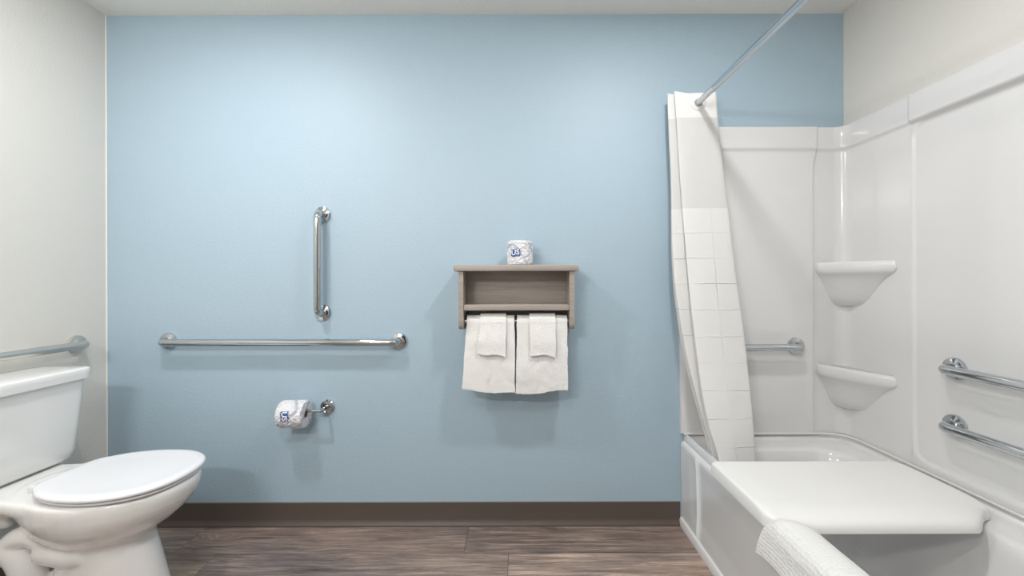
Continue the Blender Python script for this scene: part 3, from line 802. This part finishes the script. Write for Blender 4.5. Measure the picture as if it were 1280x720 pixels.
# ------------------------------------------------------------------ bath bench
def bench():
    xs = sorted(set(lin(0.744, 0.775, 10)+lin(0.775, 0.85, 8)+lin(0.85, 0.90, 12)+lin(0.90, 1.29, 22)+lin(1.29, 1.37, 14)+lin(1.37, 1.42, 8)+lin(1.42, 1.452, 6)+lin(1.452, 1.480, 12)))
    vs = sorted(set(lin(0, 0.07, 8)+lin(0.07, 0.75, 14)+lin(0.75, 1, 22)))
    YFAR = -0.335
    def near(x):
        base = -0.722 + 0.018*(1-sstep((x-0.80)/0.075)) + 0.070*sstep((x-1.335)/0.125)
        if x > 1.452: base += 0.06*((x-1.452)/0.028)**2.5
        if x < 0.775: base += 0.03*((0.775-x)/0.031)**2
        return base
    def far(x):
        f = YFAR
        if x > 1.42: f -= 0.05*((x-1.42)/0.052)**2
        if x < 0.765: f -= 0.014*((0.765-x)/0.021)**2
        return f
    top, th = 0.447, 0.046
    def zt(x, v):
        y0_, y1_ = near(x), far(x)
        y = y1_+(y0_-y1_)*v
        mid = min(sstep((x-0.80)/0.09), 1-sstep((x-1.32)/0.11))
        z = top
        dn = (y-y0_); r = 0.085
        if dn < r: z -= (0.018+0.016*mid)*(1-math.sqrt(max(0, 1-(1-dn/r)**2)))
        df = (y1_-y); r2 = 0.014
        if df < r2: z -= 0.012*(1-math.sqrt(max(0, 1-(1-df/r2)**2)))
        dl = x-xs[0]; r3 = 0.012
        if dl < r3: z -= 0.008*(1-math.sqrt(max(0, 1-(1-dl/r3)**2)))
        dr = xs[-1]-x; r4 = 0.035
        if dr < r4: z -= 0.016*(1-math.sqrt(max(0, 1-(1-dr/r4)**2)))
        z -= 0.003*sstep((x-0.8)/0.15)*sstep((1.40-x)/0.15)*sstep(v/0.25)*sstep((1-v)/0.3)
        return y, z
    n = len(vs); V = []; Fc = []
    for x in xs:
        for v in vs:
            y, z = zt(x, v); V.append(Vector((x, y, z)))
    k = len(V)
    for x in xs:
        for v in vs:
            y, z = zt(x, v)
            mid = min(sstep((x-0.84)/0.03), 1-sstep((x-1.33)/0.03))
            zb_ = 0.4005 - 0.0*mid
            vv = v
            if mid > 0.5: zb_ = min(z-0.006, 0.402)
            V.append(Vector((x, y, min(zb_, z-0.006))))
    for i in range(len(xs)-1):
        for j in range(n-1):
            a = i*n+j
            Fc.append((a, a+n, a+n+1, a+1)); Fc.append((k+a, k+a+1, k+a+n+1, k+a+n))
    for i in range(len(xs)-1):
        for j in (0, n-1):
            a = i*n+j; Fc.append((a, a+n, k+a+n, k+a))
    for j in range(n-1):
        for i in (0, len(xs)-1):
            a = i*n+j; Fc.append((a, a+1, k+a+1, k+a))
    t = thing('bath_bench', 'smooth white plastic bench laid across the tub', 'bath bench', (1.11, -0.53, 0.398))
    mesh_obj('bench_board', V, Fc, 'bench_plastic', t, True, 50)
    for x in (0.802, 1.442):
        for y in (-0.40, -0.56):
            MB().box(x-0.014, x+0.014, y-0.02, y+0.02, 0.3965, 0.401, 0.001, 1).build('foot_pad', 'rubber_base', t)
bench()

# ------------------------------------------------------------------ bath mat over the rim
def bath_mat():
    # section over the rim (x, z): outside hem -> over -> inside
    sec = [Vector((x, z, 0)) for x, z in ((0.736, 0.318), (0.739, 0.345), (0.744, 0.375), (0.748, 0.400), (0.757, 0.422), (0.777, 0.434), (0.803, 0.436), (0.832, 0.430), (0.858, 0.412),
                                           (0.872, 0.375), (0.880, 0.32), (0.888, 0.25))]
    sec = catmull(sec, 6)
    V = []; uv = []
    ns = len(sec); ny = 46
    L = 0.0; acc = [0.0]
    for a, b_ in zip(sec, sec[1:]): L += (b_-a).length; acc.append(L)
    for k in range(ny):
        t = k/(ny-1)
        for i, p in enumerate(sec):
            far = interp(p.x, [(0.736, -0.668), (0.745, -0.678), (0.757, -0.704), (0.79, -0.714), (0.85, -0.735), (0.89, -0.75)])
            y = far+(-1.16-far)*t
            w_ = 0.006*noise.noise(Vector((acc[i]*9, y*7, 3.1)))
            x = p.x; z = p.y
            if p.x < 0.75: x += w_-0.003; z += 0.006*math.sin(y*23)*(1-i/18 if i < 18 else 0)
            else: z += max(w_, -0.002)*0.8
            # the turned far edge rises a little in a soft roll
            e_ = max(0, 1-t/0.05)
            z -= 0.004*e_*e_
            V.append(Vector((x, y, z))); uv.append((acc[i], -y))
    Fc = [(k*ns+i, k*ns+i+1, (k+1)*ns+i+1, (k+1)*ns+i) for k in range(ny-1) for i in range(ns-1)]
    o = mesh_obj('bath_mat', V, Fc, 'bath_mat_cloth', None, True, 180, loc=(0.80, -0.9, 0.41), uvs=uv)
    s = o.modifiers.new('thick', 'SOLIDIFY'); s.thickness = 0.012; s.offset = 0.0
    b_ = o.modifiers.new('round', 'BEVEL'); b_.width = 0.004; b_.segments = 3; b_.limit_method = 'ANGLE'; b_.angle_limit = math.radians(50)
    tag(o, 'white textured bath mat folded over the tub rim', 'bath mat')
bath_mat()

# ------------------------------------------------------------------ shower rod and curtain
RX, RZ = 0.8165, 1.935
rod = thing('shower_rod', 'straight chrome shower curtain rod running below the ceiling', 'curtain rod', (RX, 0, RZ))
MB().sweep([(RX, -0.004, RZ), (RX, -1.541, RZ)], 0.0132, 20).build('tube', 'chrome', rod)
for y, s in ((0.0, -1), (-1.545, 1)):
    MB().lathe([(0.034, 0.0), (0.034, 0.005), (0.026, 0.012), (0.018, 0.022)], (RX, y, RZ), (0, s, 0), 28).build('end_flange', 'chrome', rod)

def curtain():
    t = thing('shower_curtain', 'white shower curtain bunched at the wall and tucked inside the tub', 'shower curtain', (RX, -0.06, 0.36))
    tabs = dict(
        l0=[(110, 845), (150, 848), (220, 852), (273, 856), (378, 865), (484, 878), (536, 888), (570, 898), (620, 906)],
        r0=[(110, 891), (150, 893), (255, 897), (325, 902), (420, 910), (500, 918), (570, 926), (620, 930)],
        r1=[(110, 896.5), (150, 899), (255, 910), (325, 918), (420, 931), (547, 944), (579, 946), (620, 948)],
        l1=[(110, 838), (140, 838.5), (220, 842), (315, 845), (378, 851.5), (468, 869), (568, 896), (620, 905)])
    Yt = [(110, -0.080), (255, -0.092), (420, -0.150), (570, -0.215), (620, -0.225)]
    ypx = sorted(set(lin(116.5, 147.5, 6)+lin(147.5, 261, 22)+lin(261, 612, 70)))
    rows = []
    for y in ypx:
        Y0 = smooth_interp(y, Yt); z0 = DIST+Y0
        X = lambda px: (px-VX)*z0/F
        Z = EYE-(y-VY)*z0/F
        l0, r0, r1, l1 = (smooth_interp(y, tabs[k]) for k in ('l0', 'r0', 'r1', 'l1'))
        k = 0.72+1.1*sstep((y-200)/330)
        pts = [(l0-0.5, 0.004), (l0, 0.0), (l0+(r0-l0)*0.5, -0.002), (r0, 0.0), (r1-1, 0.006), (r1, 0.012), (r1-3, 0.017),
               ((l1+r1)/2, 0.022), (l1+2, 0.024), (l1, 0.028), (l1+2, 0.032), ((l1+r1)/2, 0.036), (r1-7, 0.038), (r1-5.5, 0.042), (r1-8, 0.046),
               ((l1+r1)/2, 0.050), (l1+3.5, 0.052), (l1+2, 0.056), (l1+4, 0.060), ((l1+r1)/2, 0.064), (r1-12, 0.068)]
        sec = catmull([Vector((X(px), Y0+dy*k, Z)) for px, dy in pts], 5)
        row = []
        for i, p in enumerate(sec):
            w_ = 0.0022*noise.noise(Vector((i*0.25, p.z*7, 1.7)))*min(1, (y-110)/60)
            if y < 135: p = p+Vector((0, 0, 0.007*math.sin(i*0.42)*(135-y)/19))
            row.append(p+Vector((0, w_, 0)))
        rows.append((y, row))
    ns = len(rows[0][1])
    # arc length along the middle row for the crease pattern
    mid = rows[len(rows)//2][1]; acc = [0]
    for a, b_ in zip(mid, mid[1:]): acc.append(acc[-1]+(b_-a).length)
    def part(name, a, b_, mat):
        R_ = [r for r in rows if a-0.01 <= r[0] <= b_+0.01]
        V = [p for _, r in R_ for p in r]
        uv = [(acc[i]+0.034, p.z) for _, r in R_ for i, p in enumerate(r)]
        Fc = [(k*ns+i, k*ns+i+1, (k+1)*ns+i+1, (k+1)*ns+i) for k in range(len(R_)-1) for i in range(ns-1)]
        o = mesh_obj(name, V, Fc, mat, t, True, 180, uvs=uv)
        s = o.modifiers.new('thick', 'SOLIDIFY'); s.thickness = 0.0008; s.offset = 0; s.use_rim = False
        return o
    part('header_band', 116, 147.5, 'curtain_header')
    part('sheer_panel', 147.5, 261, 'curtain_sheer')
    part('lower_panel', 261, 612, 'curtain_body')
    MB().lathe([(0.0165, 0.0), (0.0165, 0.004), (0.020, 0.006), (0.030, 0.005), (0.034, 0.002), (0.034, 0.0)], (RX, -0.0835, RZ), (0, -1, 0), 36, False, False).build('grommet', 'curtain_header', t)
curtain()
